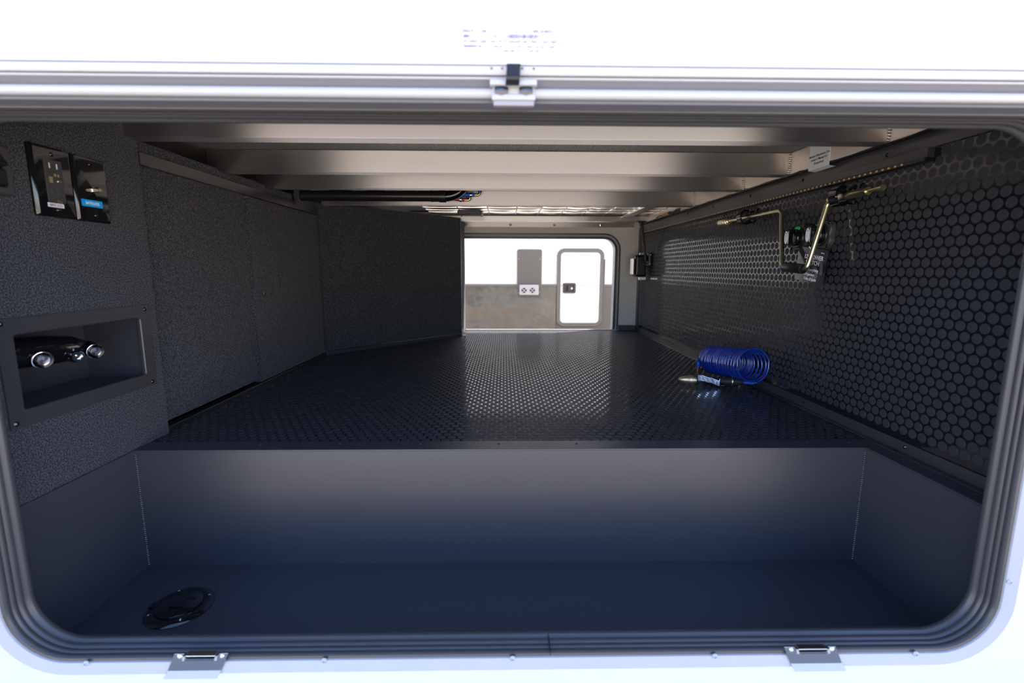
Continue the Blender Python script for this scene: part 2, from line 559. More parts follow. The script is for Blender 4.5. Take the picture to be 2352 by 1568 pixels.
# ================================================================== STORAGE WELL
ZB = 0.4807
tw = thing('storage_well', (0, 0.86, ZB), 'deep black powder-coated well in front of the raised floor', 'storage well')
Geo().box(-0.808, 0.8135, 0.712, 1.000, ZB - .004, ZB).build('bottom', 'tub_coat', tw)
Geo().box(-0.808, 0.8135, 1.000, 1.004, ZB, ZF - .0035).build('back_panel', 'tub_coat', tw)
Geo().box(-0.812, -0.808, 0.712, 1.004, ZB, ZF).build('side_panel', 'tub_coat', tw)
Geo().box(0.8135, 0.8175, 0.712, 1.004, ZB, ZF - .0035).build('side_panel', 'tub_coat', tw)
Geo().box(-0.808, 0.8135, 0.712, 0.716, ZB, 0.546).build('front_panel', 'tub_coat', tw)
fs_ = Geo().box(-0.812, 0.872, 0.9985, 1.049, ZF - .0035, ZF + .0006).build('edge_strip', 'tub_coat', tw, bevel=.001)
Geo().box(0.8135, 0.872, 0.712, 0.9985, ZF - .0035, ZF + .0006).build('side_ledge', 'tub_coat', tw, bevel=.001)
for x in (-.729, -.55, -.372, -.19, -.012, .166, .345, .522, .70, .797):
    screw(tw, (x, 1.030, ZF + .0006), (0, 0, 1), .0038, .0016, 'tub_coat')
for y in (0.93, 0.775):
    screw(tw, (0.838, y, ZF + .0006), (0, 0, 1), .0038, .0016, 'tub_coat')
for sx, x in ((1, -0.808), (-1, 0.8135)):
    g = Geo()
    z = ZB + .004
    while z < ZF - .006:
        r_ = random.uniform(.0022, .0029)
        g.ball((x + sx * .0012, .9985, z), r_, 1, 1, .8, 8, 4)
        z += .0050
    g.build('weld_bead', 'weld_paint', tw, smooth=True)

for pts_ in ([(-.232, .708), (-.240, .698), (-.246, .684), (-.248, .670)], [(.030, .694), (.048, .682), (.060, .672), (.070, .664)]):
    Geo().tube([(x, .9998, z) for x, z in pts_], .0004, 6).build('scratch', 'weld_paint', tw)

# round hatch in the well
hx, hy = -0.6455, 0.8610
ha = thing('access_hatch', (hx, hy, ZB), 'round glossy black deck plate with a lift-up cable flap', 'hatch')
Geo().lathe((hx, hy, ZB), (0, 0, 1), [(0, .0585), (.002, .0590), (.0055, .0555), (.0075, .0500), (.0075, .0440), (.0062, .0415), (.0062, .0)], 48, cap1=False).build('flange', 'gloss_black', ha, smooth=True)
lid = Geo().lathe((hx, hy, ZB + .0060), (0, 0, 1), [(0, .0400), (.0035, .0400), (.0048, .0385), (.0048, .0)], 44, cap1=False).build('lid', 'gloss_black', ha, smooth=True)
Geo().box(hx - .012, hx + .016, hy - .016, hy - .010, ZB + .0105, ZB + .0150).build('finger_tab', 'gloss_black', ha, bevel=.0015)
Geo().box(hx + .006, hx + .024, hy + .012, hy + .016, ZB + .0105, ZB + .0125).build('flap_rib', 'gloss_black', ha, bevel=.0008)
Geo().box(hx + .002, hx + .006, hy - .006, hy + .016, ZB + .0105, ZB + .0122).build('flap_rib', 'gloss_black', ha, bevel=.0008)
Geo().box(hx - .054, hx - .041, hy - .012, hy + .006, ZB + .006, ZB + .0105).build('hinge_block', 'gloss_black', ha, bevel=.0015)
for a in (35, 125, 215, 305):
    screw(ha, (hx + .0495 * math.cos(math.radians(a)), hy + .0495 * math.sin(math.radians(a)), ZB + .0066), (0, 0, 1), .0035, .0016, 'chrome')

# ================================================================== CEILING BEAMS AND RAIL
BZ = 1.4265
rail = thing('ceiling_rail', (0.865, 1.9, BZ), 'long bare aluminium side rail that the ceiling beams are welded to', 'rail')
Geo().box(0.845, 0.892, 0.716, 3.06, BZ, 1.489).build('tube', 'rail_liner', rail, bevel=.002)
BE = [(1.077, 'nearest welded aluminium ceiling beam, just behind the door seal'),
      (1.443, 'second welded aluminium ceiling beam, meeting the rail beside the battery sticker'),
      (1.7165, 'third welded aluminium ceiling beam, in front of the black drain pipe'),
      (2.150, 'fourth welded aluminium ceiling beam, behind the red and blue water tubes'),
      (2.835, 'rearmost and thinnest-looking aluminium ceiling beam near the far opening')]
for k, (y, lab) in enumerate(BE):
    xl = -0.80 if k == 0 else (-0.829 if k < 4 else -0.24)
    top = 1.4885 if k < 4 else 1.4550
    b = thing('ceiling_beam', (0.0, y + .02, BZ), lab, 'beam', 'aluminium ceiling beams')
    Geo().box(-0.86 if k < 3 else (-0.80 if k == 3 else -0.55), 0.845, y, y + (.042 if k < 4 else .05), BZ, top).build('tube', 'alu_x', b, bevel=.0022)
    g = Geo()
    z = BZ + .004
    while z < top - .003:
        r_ = random.uniform(.0042, .0058)
        g.ball((0.8442 + random.uniform(-.0012, .001), y - .0010, z), r_, 1.25, .8, .85, 9, 5)
        z += .0062
    g.build('weld_bead', 'weld', b, smooth=True)
# rear header angle
hd = thing('header_angle', (0.2, 3.07, 1.41), 'aluminium angle with three bolts above the far opening', 'trim')
Geo().box(-0.25, 0.83, 3.072, 3.089, 1.4125, 1.4455).build('face', 'alu_x', hd, bevel=.001)
Geo().box(-0.25, 0.83, 3.050, 3.072, 1.4425, 1.4455).build('ledge', 'alu_x', hd, bevel=.001)
for x in (-0.238, .0414, .3203, .6184):
    Geo().lathe((x, 3.072, 1.426), (0, -1, 0), [(0, .009), (.002, .009), (.003, .0055), (.007, .0055)], 6).build('bolt', 'chrome', hd)

# foil insulation panels at the back of the ceiling
fo = thing('foil_insulation', (0.3, 2.6, 1.46), 'shiny creased foil insulation squares over the back of the ceiling', 'insulation')
Geo().box(-0.86, 0.845, 2.196, 3.085, 1.478, 1.489).build('backing', 'dark_grey', fo)
xs = [-0.42, -0.24, -0.085, 0.068, 0.196, 0.324, 0.452, 0.580, 0.700, 0.842]
ys = [2.205, 2.31, 2.42, 2.52, 2.62, 2.72, 2.826]
for i in range(len(xs) - 1):
    for j in range(len(ys) - 1):
        a_, b_ = random.uniform(-.0022, .0022), random.uniform(-.0022, .0022)
        g = Geo()
        x0, x1, y0, y1 = xs[i] + .003, xs[i + 1] - .003, ys[j] + .003, ys[j + 1] - .003
        zc = 1.463
        N = 5
        vs_, f_ = [], []
        for a in range(N):
            for c in range(N):
                u_, v_ = a / (N - 1), c / (N - 1)
                bulge = -0.004 * (1 - (2 * u_ - 1) ** 2) * (1 - (2 * v_ - 1) ** 2)
                vs_.append((x0 + (x1 - x0) * u_, y0 + (y1 - y0) * v_, zc + bulge + a_ * (u_ - .5) + b_ * (v_ - .5)))
        for a in range(N - 1):
            for c in range(N - 1):
                f_.append((a * N + c, a * N + c + 1, (a + 1) * N + c + 1, (a + 1) * N + c))
        g.add(vs_, f_)
        g.build('foil_square', 'foil', fo, smooth=True)
for x in xs[1:-1]:
    Geo().box(x - .0025, x + .0025, 2.205, 2.826, 1.4605, 1.466).build('seam', 'alu', fo)
for y in ys[1:-1]:
    Geo().box(-0.42, 0.842, y - .0025, y + .0025, 1.4600, 1.4655).build('seam', 'alu', fo)
tag(Geo().box(0.690, 0.745, 2.30, 2.834, 1.4480, 1.4570).build('stiffener_bar', 'alu_y', bevel=.001), 'flat aluminium bar crossing the foil near the right rail', 'bar')

# vent on the foil
ve = thing('ceiling_vent', (-0.18, 2.64, 1.456), 'small dark louvred vent fixture on the foil ceiling', 'vent')
Geo().box(-0.245, -0.120, 2.560, 2.620, 1.432, 1.456).build('housing', 'dark_grey', ve, bevel=.006, seg=3)
g = Geo().box(-0.250, -0.116, 2.620, 2.765, 1.4440, 1.456).build('plate', 'trim_grey', ve, bevel=.004)
for k in range(7):
    x = -0.218 + k * .012
    Geo().hexa([(x, 2.635, 1.4425), (x + .005, 2.635, 1.4425), (x + .013, 2.74, 1.4425), (x + .008, 2.74, 1.4425), (x, 2.635, 1.4445), (x + .005, 2.635, 1.4445), (x + .013, 2.74, 1.4445), (x + .008, 2.74, 1.4445)]).build('louvre', 'matte_black' if k % 2 == 0 else 'matte_black', ve)
for x, y in ((-.240, 2.75), (-.126, 2.75), (-.240, 2.63), (-.126, 2.63)):
    screw(ve, (x, y, 1.4440), (0, 0, -1), .005, .003, 'matte_black')

# ================================================================== PIPES
pp = thing('drain_pipe', (-0.5, 1.95, 1.434), 'black plastic drain pipe with white print and a coupling, under the ceiling', 'pipe')
PZ, PY, PR = 1.4335, 1.945, 0.0205
Geo().cyl((-0.95, PY, PZ), (-0.250, PY, PZ), PR, 32).build('pipe', 'satin_black', pp, smooth=True)
Geo().lathe((-0.290, PY, PZ), (1, 0, 0), [(0, PR), (.001, .0222), (.006, .0222), (.0065, PR + .0008), (.034, PR + .0008), (.034, .0236), (.060, .0236), (.061, .0215)], 32).build('coupling', 'satin_black', pp, smooth=True)
arc = []
for k in range(15):
    a = k / 14 * math.radians(75)
    arc.append((-0.232 + .085 * math.sin(a), PY + .02 * (1 - math.cos(a)), PZ + .085 * (1 - math.cos(a))))
Geo().tube(arc, PR, 24).build('elbow', 'gloss_black', pp, smooth=True)
Geo().lathe((-0.815, PY, PZ), (1, 0, 0), [(0, .036), (.012, .036), (.014, .030), (.014, .0206)], 30, cap1=False).build('grommet', 'carpet', pp, smooth=True)
for (x, body) in ((-0.760, 'ABS DWV 1-1/2 IN'), (-0.600, 'MADE IN U.S.A.'), (-0.470, 'CELLULAR CORE'), (-0.350, 'NSF')):
    a = math.radians(64)
    text('lettering', body, .0085, 'print_white', pp, (x, PY - (PR + .0003) * math.cos(a), PZ + (PR + .0003) * math.sin(a)), (1, 0, 0), (0, math.sin(a), math.cos(a)))
def pex(name, label, col, path, ring_t, brass_pts):
    t_ = thing(name, path[0], label, 'water tube', 'water tubes at the drain pipe elbow')
    Geo().tube(path, .0080, 16).build('tube', col, t_, smooth=True)
    a, b = Vector(path[-2]), Vector(path[-1])
    d = (b - a).normalized()
    c = b - d * .016
    Geo().lathe(c - d * .005, d, [(0, .0082), (.0005, .0096), (.0095, .0096), (.010, .0082)], 18).build('crimp_ring', 'chrome', t_, smooth=True)
    Geo().tube(brass_pts, .0058, 12).build('brass_elbow', 'brass', t_, smooth=True)
    return t_
pex('water_tube', 'red water tube with brass elbow below the blue ones', 'pex_red', [(-0.330, 2.09, 1.452), (-0.245, 2.095, 1.447), (-0.170, 2.10, 1.4415)], 0, [(-0.172, 2.10, 1.4415), (-0.152, 2.10, 1.4410), (-0.147, 2.10, 1.4435), (-0.146, 2.10, 1.455)])
pex('water_tube', 'horizontal blue water tube with brass elbow beside the pipe elbow', 'pex_blue', [(-0.330, 2.085, 1.460), (-0.245, 2.085, 1.460), (-0.124, 2.085, 1.460)], 0, [(-0.127, 2.085, 1.460), (-0.109, 2.085, 1.460), (-0.104, 2.085, 1.463), (-0.103, 2.085, 1.472)])
pex('water_tube', 'short upright blue water tube above the brass elbow', 'pex_blue', [(-0.103, 2.085, 1.488), (-0.103, 2.085, 1.480), (-0.103, 2.085, 1.4700)], 0, [(-0.103, 2.085, 1.4705), (-0.103, 2.085, 1.4670)])
pex('water_tube', 'upright red water tube behind the blue tubes', 'pex_red', [(-0.165, 2.12, 1.487), (-0.165, 2.12, 1.470), (-0.150, 2.12, 1.447)], 0, [(-0.151, 2.12, 1.449), (-0.148, 2.12, 1.4440)])

# ================================================================== RIGHT WALL TRIMS
ct = thing('corner_angle', (0.865, 1.9, ZF), 'dark metal corner angle with screws between floor and right wall', 'trim')
g = Geo().box(0.8690, 0.8722, 0.712, 3.075, ZF, 0.7800)
g.box(0.8535, 0.8690, 0.712, 3.075, ZF, ZF + .0022)
g.build('angle', 'black_alu', ct)
for y in (0.964, 1.314, 1.664, 2.014, 2.386, 2.722, 2.9685):
    screw(ct, (0.8690, y, .7700), (-1, 0, 0), .0040)
    screw(ct, (0.8610, y + .012, ZF + .0022), (0, 0, 1), .0040)
ut = thing('wall_top_trim', (0.868, 1.9, 1.397), 'dark metal strip with screws along the top of the right wall', 'trim')
Geo().box(0.8675, 0.8735, 0.712, 3.075, 1.3955, 1.4290).build('strip', 'black_alu', ut, bevel=.0006)
Geo().box(0.8610, 0.8675, 0.712, 3.075, 1.4262, 1.4295).build('lip', 'black_trim', ut)
for y in (1.1078, 1.4115, 1.706, 2.0075, 2.2782, 2.5654, 2.8668, 0.82):
    screw(ut, (0.8675, y, 1.4065), (-1, 0, 0), .0046)
ld = thing('led_strip_light', (0.86, 1.95, 1.372), 'black channel with a row of amber LED chips along the right wall', 'strip light')
Geo().box(0.8580, 0.8735, 0.990, 3.010, 1.3765, 1.3955).build('channel', 'black_alu', ld, bevel=.0008)
Geo().box(0.8540, 0.8735, 0.990, 3.010, 1.3680, 1.3765).build('strip', 'satin_black', ld, bevel=.0015)
g0 = Geo().box(-.0016, .0002, -.0022, .0022, -.0020, .0020)
chip = g0.mesh('led_chip')
chip.materials.append(MATS['led_amber'])
k = 0
y = 1.045
while y < 2.95:
    o = bpy.data.objects.new('led_chip', chip)
    o.location = (0.8540 - 0.86, y - 1.95, 1.3722 - 1.372)
    COL.objects.link(o)
    o.parent = ld
    y += .0174
# wiring on the rail
wi = thing('wire_loom', (0.853, 1.9, 1.428), 'black cable bundle with orange and red wires under the side rail', 'cable')
pw = []
for k in range(60):
    y = 0.73 + k * (2.30 / 59)
    pw.append((0.8500 + .0012 * math.sin(k * 1.7), y, 1.4268 + .0016 * math.sin(k * 2.3)))
Geo().tube(pw, .0046, 8).build('cable', 'satin_black', wi, smooth=True)
Geo().tube([(0.845, 2.32 + .01 * k, 1.431 + .003 * math.sin(k * .5)) for k in range(16)], .008, 8).build('cable_wrap', 'matte_black', wi, smooth=True)
Geo().tube([(0.842, 2.475, 1.432), (0.839, 2.51, 1.434), (0.838, 2.55, 1.432)], .006, 8).build('orange_wire', 'orange', wi, smooth=True)
Geo().tube([(0.840, 2.55, 1.434), (0.836, 2.60, 1.4335), (0.840, 2.66, 1.430)], .0035, 8).build('red_wire', 'pex_red', wi, smooth=True)
Geo().box(0.866, 0.8735, 3.058, 3.085, ZF, 1.41).build('trim_3', 'black_alu', bevel=.001)
tag(bpy.data.objects['trim_3'], 'dark vertical corner strip where right wall meets back wall', 'trim', kind='structure')
tag(Geo().box(0.745, 0.853, 3.035, 3.078, ZF, 0.787).build('sill_block', 'black_alu', bevel=.002), 'low dark block in the back right floor corner', 'block')
tag(Geo().box(-0.25, 0.745, 3.060, 3.078, ZF - .002, ZF + .004).build('trim_4', 'white_frame', bevel=.001), 'thin pale sill strip at the far edge of the floor', 'trim', kind='structure')

# sticker on the rail
st = thing('warning_sticker', (0.8445, 1.311, 1.42), 'pale grey battery disconnect sticker on the side rail', 'sticker')
ppr = Geo().box(0.8436, 0.8449, 1.269, 1.353, 1.4190, 1.4860).build('paper', 'sticker_white', st)
Geo().hexa([(0.8436, 1.269, 1.4190), (0.8449, 1.269, 1.4190), (0.8449, 1.353, 1.4190), (0.8436, 1.353, 1.4190),
            (0.858, 1.262, 1.4150), (0.859, 1.262, 1.4150), (0.859, 1.345, 1.4150), (0.858, 1.345, 1.4150)]).build('folded_edge', 'sticker_white', st)
for k, b_ in enumerate(('Battery Disconnect (See', "owner's Manual for", 'Exceptions)')):
    text('lettering', b_, .0085, 'print_black', ppr, (0.8434, 1.311, 1.4515 - k * .0098), (0, -1, 0), (0, 0, 1), 'CENTER', .00012, .25, .0001)

# ================================================================== CRANK
def rounded(pts, r, n=6):
    out = [Vector(pts[0])]
    for i in range(1, len(pts) - 1):
        a, b, c = Vector(pts[i - 1]), Vector(pts[i]), Vector(pts[i + 1])
        d1, d2 = (a - b).normalized(), (c - b).normalized()
        p, q = b + d1 * r, b + d2 * r
        for k in range(n + 1):
            t_ = k / n
            out.append(p * (1 - t_) ** 2 + b * 2 * t_ * (1 - t_) + q * t_ ** 2)
    out.append(Vector(pts[-1]))
    return out
CX = 0.848
ck = thing('crank_handle', (CX, 1.4, 1.16), 'yellow zinc-plated hand crank with a black grip clipped to the wall', 'crank')
HX = 0.812
path = rounded([(CX, 1.835, 1.330), (CX, 1.473, 1.3285), (HX, 1.3835, 1.158), (HX, 1.2680, 1.150), (CX, 1.262, 1.327), (CX, 1.200, 1.331)], .018)
Geo().tube(path, .0062, 16).build('rod', 'zinc', ck, smooth=True)
Geo().lathe((HX, 1.3725, 1.1575), (0, -1, -.07), [(0, .0118), (.004, .0135), (.088, .0135), (.090, .0122), (.090, .0102), (.080, .0100)], 24).build('grip', 'satin_black', ck, smooth=True)
Geo().lathe((CX, 1.885, 1.3295), (0, -1, 0.003), [(0, .0075), (0, .0125), (.045, .0125), (.046, .0110), (.052, .0110), (.053, .0125), (.060, .0125), (.061, .0095), (.070, .0095), (.072, .0062)], 24).build('socket', 'zinc', ck, smooth=True)
Geo().lathe((CX, 1.262, 1.3300), (0, -1, 0.01), [(0, .0066), (.010, .0085), (.012, .0098), (.135, .0098), (.136, .0092), (.134, .0085)], 22).build('sleeve_tube', 'zinc', ck, smooth=True)
Geo().lathe((CX, 1.128, 1.3315), (0, -1, 0.01), [(0, .0048), (.030, .0048), (.030, .0072), (.046, .0072)], 18).build('drive_pin', 'zinc', ck, smooth=True)

# loop clamps
def clamp(y, z, label):
    c = thing('loop_clamp', (XR, y, z), label, 'clamp', 'rubber loop clamps holding the crank')
    R0, wd = .0195, .026
    prof = []
    loops = []
    for rr, yy in ((R0, -wd / 2), (R0 + .0065, -wd / 2), (R0 + .0065, wd / 2), (R0, wd / 2)):
        loops.append([(CX - .001 + rr * math.cos(2 * PI * k / 30), y + yy + .010 * math.cos(2 * PI * k / 30), z + .002 + rr * math.sin(2 * PI * k / 30)) for k in range(30)])
    Geo().loft(loops, closed=True).build('cushion', 'gloss_black', c, smooth=True)
    tp_ = (XR - .003, y - .030, z + .020)
    Geo().prism([(tp_[0], tp_[1] + .012, tp_[2] - .012), (tp_[0], tp_[1] - .008, tp_[2] - .008), (tp_[0], tp_[1] - .012, tp_[2] + .008), (tp_[0], tp_[1] + .004, tp_[2] + .012)], (-.004, 0, 0)).build('tab', 'dark_grey', c, bevel=.0015)
    screw(c, (XR - .007, tp_[1], tp_[2]), (-1, 0, 0), .006, .003, 'screw_dark')
    Geo().box(XR - .006, XR, y - .028, y + .012, z - .021, z + .026).build('strap_back', 'gloss_black', c, bevel=.002)
    return c
clamp(1.700, 1.329, 'rubber loop clamp around the socket end of the crank')
clamp(1.222, 1.331, 'rubber loop clamp around the sleeve end of the crank, under the LED strip')

# ================================================================== BATTERY SWITCHES
def lobed(y, z, x0, x1, R):
    loops = []
    for x, s_ in ((x0, 1.0), (x0 - (x0 - x1) * .8, 1.0), (x1, .95)):
        lp = []
        for k in range(48):
            a = 2 * PI * k / 48
            # rounded square with scalloped sides
            rr = R * (1.0 + .20 * abs(math.sin(2 * a)) ** 1.5 - .03 * math.cos(8 * a)) * s_
            lp.append((x, y + rr * math.cos(a), z + rr * math.sin(a)))
        loops.append(lp)
    g_ = Geo().loft(loops)
    g_.f.append(tuple(range(96, 144)))
    return g_
def switch(y, z, label):
    s_ = thing('battery_switch', (XR, y, z), label, 'switch', 'battery disconnect switches')
    lobed(y, z, XR, XR - .014, .036).build('base', 'dark_grey', s_, smooth=True)
    for dy in (-1, 1):
        for dz in (-1, 1):
            screw(s_, (XR - .014, y + dy * .029, z + dz * .030), (-1, 0, 0), .0046, .003, 'gloss_black')
    Geo().lathe((XR - .013, y, z), (-1, 0, 0), [(0, .030), (.004, .030), (.006, .028), (.006, .024)], 32).build('bezel', 'satin_black', s_, smooth=True)
    g_ = Geo()
    for k in range(10):
        a0, a1 = math.radians(65 + k * 5), math.radians(65 + (k + 1) * 5)
        q = [(r_ * math.cos(a), r_ * math.sin(a)) for r_, a in ((.0235, a0), (.0305, a0), (.0305, a1), (.0235, a1))]
        g_.prism([(XR - .0185, y - c0 + .0, z + c1) for c0, c1 in q], (-.0015, 0, 0))
    g_.build('green_arc', 'green', s_)
    kb = Geo().lathe((XR - .017, y, z), (-1, 0, 0), [(0, .0235), (.010, .0235), (.0135, .0215), (.015, .017)], 32).build('knob', 'gloss_black', s_, smooth=True)
    Geo().box(XR - .050, XR - .026, y - .0085, y + .0085, z - .0225, z + .0225).build('paddle', 'gloss_black', s_, bevel=.004, seg=3)
    lp = [(XR - .0502, y + .0080 * math.cos(2 * PI * k / 28), z + .0180 * math.sin(2 * PI * k / 28)) for k in range(28)]
    lb = Geo().prism(lp, (-.0008, 0, 0)).build('label_plate', 'print_white', s_)
    Geo().prism([(XR - .0511, y + .0022, z + .010), (XR - .0511, y - .0022, z + .010), (XR - .0511, y, z + .0145)], (-.0002, 0, 0)).build('arrow_mark', 'print_black', lb)
    for q in range(3):
        Geo().box(XR - .0513, XR - .0510, y - .0035, y + .0035, z + .004 - q * .005, z + .0046 - q * .005).build('icon_line', 'print_black', lb)
    return s_
switch(1.392, 1.2420, 'black battery switch with white oval label, left of the pair')
switch(1.294, 1.2425, 'black battery switch with white oval label, right of the pair behind the crank arm')

# hang tag
tgx = XR - .020
tl = Vector((tgx, 1.372, 1.216))
ra = Vector((0, -.1255, -.0155)).normalized()
dn = Vector((0, .0155, -.1255)).normalized()
ht = thing('hang_tag', (tgx, 1.33, 1.12), 'dark printed 12V power switch tag hanging under the switches', 'tag')
def tagp(a, b):
    return tl + ra * a + dn * b
def tag_loop(x, ins=0.0):
    w_, h_, r_ = .127, .094, .006
    lp = []
    for cx_, cy_, a0 in ((w_ - r_, r_, -PI / 2), (w_ - r_, h_ - r_, 0), (r_, h_ - r_, PI / 2), (r_, r_, PI)):
        for k in range(5):
            a = a0 + PI / 2 * k / 4
            q = tagp(cx_ + r_ * math.cos(a), cy_ + r_ * math.sin(a))
            lp.append((x, q.y, q.z))
    return lp
card = Geo().prism(tag_loop(tgx), (-.0010, 0, 0)).build('card', 'tag_black', ht)
def arc_band(cx_, cy_, r0, r1, a0, a1, name='grey_swoosh'):
    g_ = Geo()
    N = 16
    lo, hi = [], []
    for k in range(N + 1):
        a = math.radians(a0 + (a1 - a0) * k / N)
        lo.append(tagp(cx_ + r0 * math.cos(a), cy_ + r0 * math.sin(a)))
        hi.append(tagp(cx_ + r1 * math.cos(a), cy_ + r1 * math.sin(a)))
    vs_ = [(tgx - .00115, p.y, p.z) for p in lo + hi]
    f_ = [(k, k + 1, N + 2 + k, N + 1 + k) for k in range(N)]
    g_.add(vs_, f_).build(name, 'tag_grey', card)
arc_band(.070, .060, .036, .048, -75, 10)
arc_band(.078, .069, .011, .023, -120, 90)
arc_band(.060, .062, .022, .030, 20, 95)
for a, b, size, body, bo in ((.030, .030, .0165, '12V POWER', .0003), (.040, .045, .0165, 'SWITCH', .0003), (.052, .062, .0110, '- Everything', .0001), (.038, .075, .0110, 'Refrigerator,', .0001), (.044, .0875, .0110, 'Solar, & Jacks', .0001)):
    p = tagp(a, b)
    text('lettering', body, size, 'print_white', card, (tgx - .0012, p.y, p.z), ra, -dn, 'LEFT', bo, 0, .0001, .92)
p = tagp(.100, .012)
text('lettering', 'PRT-01', .0045, 'print_white', card, (tgx - .0012, p.y, p.z), ra, -dn, 'LEFT', 0, 0, .0001)
g = Geo().tube([(tgx - .008, tagp(.055, -.004).y, tagp(.055, -.004).z), (tgx - .004, tagp(.056, .002).y, tagp(.056, .002).z), (tgx - .001, tagp(.057, .010).y, tagp(.057, .010).z)], .0014, 8)
g.build('tie', 'print_white', ht, smooth=True)

# ================================================================== DOOR PROP AT THE FAR RIGHT
dp = thing('door_actuator', (0.82, 2.86, 1.10), 'black rounded actuator box on a metal bracket at the far end of the right wall', 'actuator')
Geo().box(0.786, 0.856, 2.850, 2.915, 1.1050, 1.2330).build('housing', 'satin_black', dp, bevel=.014, seg=4)
Geo().box(0.7735, 0.7775, 2.852, 2.92, 1.118, 1.212).build('side_bracket', 'alu', dp, bevel=.001)
Geo().box(0.815, 0.858, 2.870, 2.885, 1.085, 1.1025).build('lower_tab', 'alu', dp, bevel=.001)
Geo().box(0.815, 0.872, 2.870, 2.885, 1.235, 1.247).build('upper_tab', 'alu', dp, bevel=.001)
Geo().box(0.778, 0.788, 2.862, 2.90, 1.125, 1.205).build('spacer', 'dark_grey', dp)
sp = thing('support_strut', (0.855, 2.83, 1.17), 'thin black support strut running from the ceiling to the actuator box', 'strut')
Geo().tube([(0.796, 2.800, 1.424), (0.802, 2.805, 1.395), (0.826, 2.825, 1.29), (0.845, 2.835, 1.185)], [.0085, .0075, .0072, .0085], 12).build('arm', 'satin_black', sp, smooth=True)
Geo().prism([(0.775, 2.800, 1.4265), (0.826, 2.800, 1.4265), (0.806, 2.800, 1.402), (0.797, 2.800, 1.402)], (0, .006, 0)).build('top_bracket', 'matte_black', sp)
Geo().lathe((0.847, 2.815, 1.182), (0, 1, 0), [(0, .014), (.004, .018), (.020, .018), (.024, .014)], 20).build('ball_joint', 'gloss_black', sp, smooth=True)
Geo().box(0.850, 0.870, 2.80, 2.845, 1.165, 1.245).build('mount_plate', 'satin_black', sp, bevel=.006, seg=3)
screw(sp, (0.862, 2.80, 1.232), (0, -1, 0), .006, .003, 'chrome')
screw(sp, (0.858, 2.80, 1.180), (0, -1, 0), .006, .003, 'pale_brass')

# ================================================================== BLUE COIL HOSE AND SPRAY GUN
hs = thing('coil_hose', (0.80, 1.62, ZF), 'coiled glossy blue air hose lying against the right wall', 'hose')
c0, c1 = Vector((0.783, 1.735, 0.8145)), Vector((0.8115, 1.500, 0.8400))
ax = (c1 - c0).normalized()
zu = (Vector((0, 0, 1)) - ax * ax.z).normalized()
xu = ax.cross(zu)
if xu.x < 0:
    xu = -xu
TURNS = 22
pts = []
pts.append(c0 + Vector((-.049, .004, -.020)))
pts.append(c0 + Vector((-.0515, .002, -.008)))
M_ = TURNS * 26
for i in range(M_ + 1):
    t_ = i / M_
    turns = t_ * TURNS
    adv = t_ * .86 if t_ < .80 else .688 + (t_ - .80) / .20 * .312
    a = PI - 2 * PI * turns
    wob = .0012 * math.sin(turns * 2.3) + .0022 * math.sin(turns * .9)
    R_ = .0515 + (.004 * max(0, (t_ - .85) / .15))
    c = c0 + (c1 - c0) * adv
    pts.append(c + xu * (R_ * math.cos(a) + wob) + zu * (R_ * .97 * math.sin(a)))
last = pts[-1]
e0 = Vector((0.843, 1.505, 0.789))
e1 = Vector((0.822, 1.522, 0.776))
c = c1
for k in range(1, 15):
    a = PI - 2 * PI * (.80 * k / 14)
    q = c + ax * (.010 * k / 14) + xu * (.0565 * math.cos(a)) + zu * (.0555 * math.sin(a))
    # sinks towards the sleeve at the end
    w_ = max(0, (k - 8) / 6)
    pts.append(q * (1 - w_ * .55) + e0 * (w_ * .55))
pts += [Vector((0.842, 1.502, 0.785)), Vector((0.830, 1.514, 0.7775)), Vector((0.812, 1.530, 0.7755))]
Geo().tube(pts, .0034, 10).build('coil', 'hose_blue', hs, smooth=True)
Geo().cyl((0.830, 1.514, 0.7775), (0.806, 1.535, 0.7755), .0068, 18).build('end_sleeve', 'sleeve_blue', hs, smooth=True)
q0 = c0 + Vector((-.0490, .004, -.004))
Geo().cyl(q0, q0 + Vector((0, 0, -.026)), .0066, 18).build('end_sleeve', 'sleeve_blue', hs, smooth=True)
Geo().lathe(q0 + Vector((0, 0, -.026)), (0, 0, -1), [(0, .0062), (.008, .0060), (.009, .0046), (.0125, .0046), (.013, .0052), (.0155, .0052), (.016, .0042), (.024, .0042), (.025, .0032)], 18).build('brass_barb', 'brass', hs, smooth=True)

sg = thing('spray_nozzle', (0.71, 1.575, ZF), 'brass-tipped spray gun with chrome lever and black body on the floor', 'spray nozzle')
n0 = Vector((0.606, 1.592, 0.7725))
n1 = Vector((0.806, 1.538, 0.7755))
na = (n1 - n0).normalized()
Geo().lathe(n0, na, [(0, .0030), (.002, .0048), (.006, .0072), (.014, .0108), (.024, .0132), (.034, .0142), (.035, .0150), (.040, .0160), (.046, .0160), (.047, .0145), (.052, .0145), (.053, .0120), (.060, .0115)], 28).build('brass_tip', 'tip_brass', sg, smooth=True)
L_ = (n1 - n0).length
Geo().lathe(n0 + na * .058, na, [(0, .0120), (.010, .0125), (.030, .0125), (.045, .0105), (.070, .0100), (.088, .0115), (.100, .0150), (.112, .0160), (.113, .0145), (.135, .0140), (.136, .0105), (L_ - .058, .0100)], 24).build('body', 'matte_black', sg, smooth=True)
Geo().lathe(n0 + na * .1690, na, [(0, .0161), (.0035, .0161)], 24).build('chrome_band', 'pale_brass', sg, smooth=True)
side = Vector((na.y, -na.x, 0))
if side.y > 0:
    side = -side
u3 = Vector((0, 0, 1))
lv = []
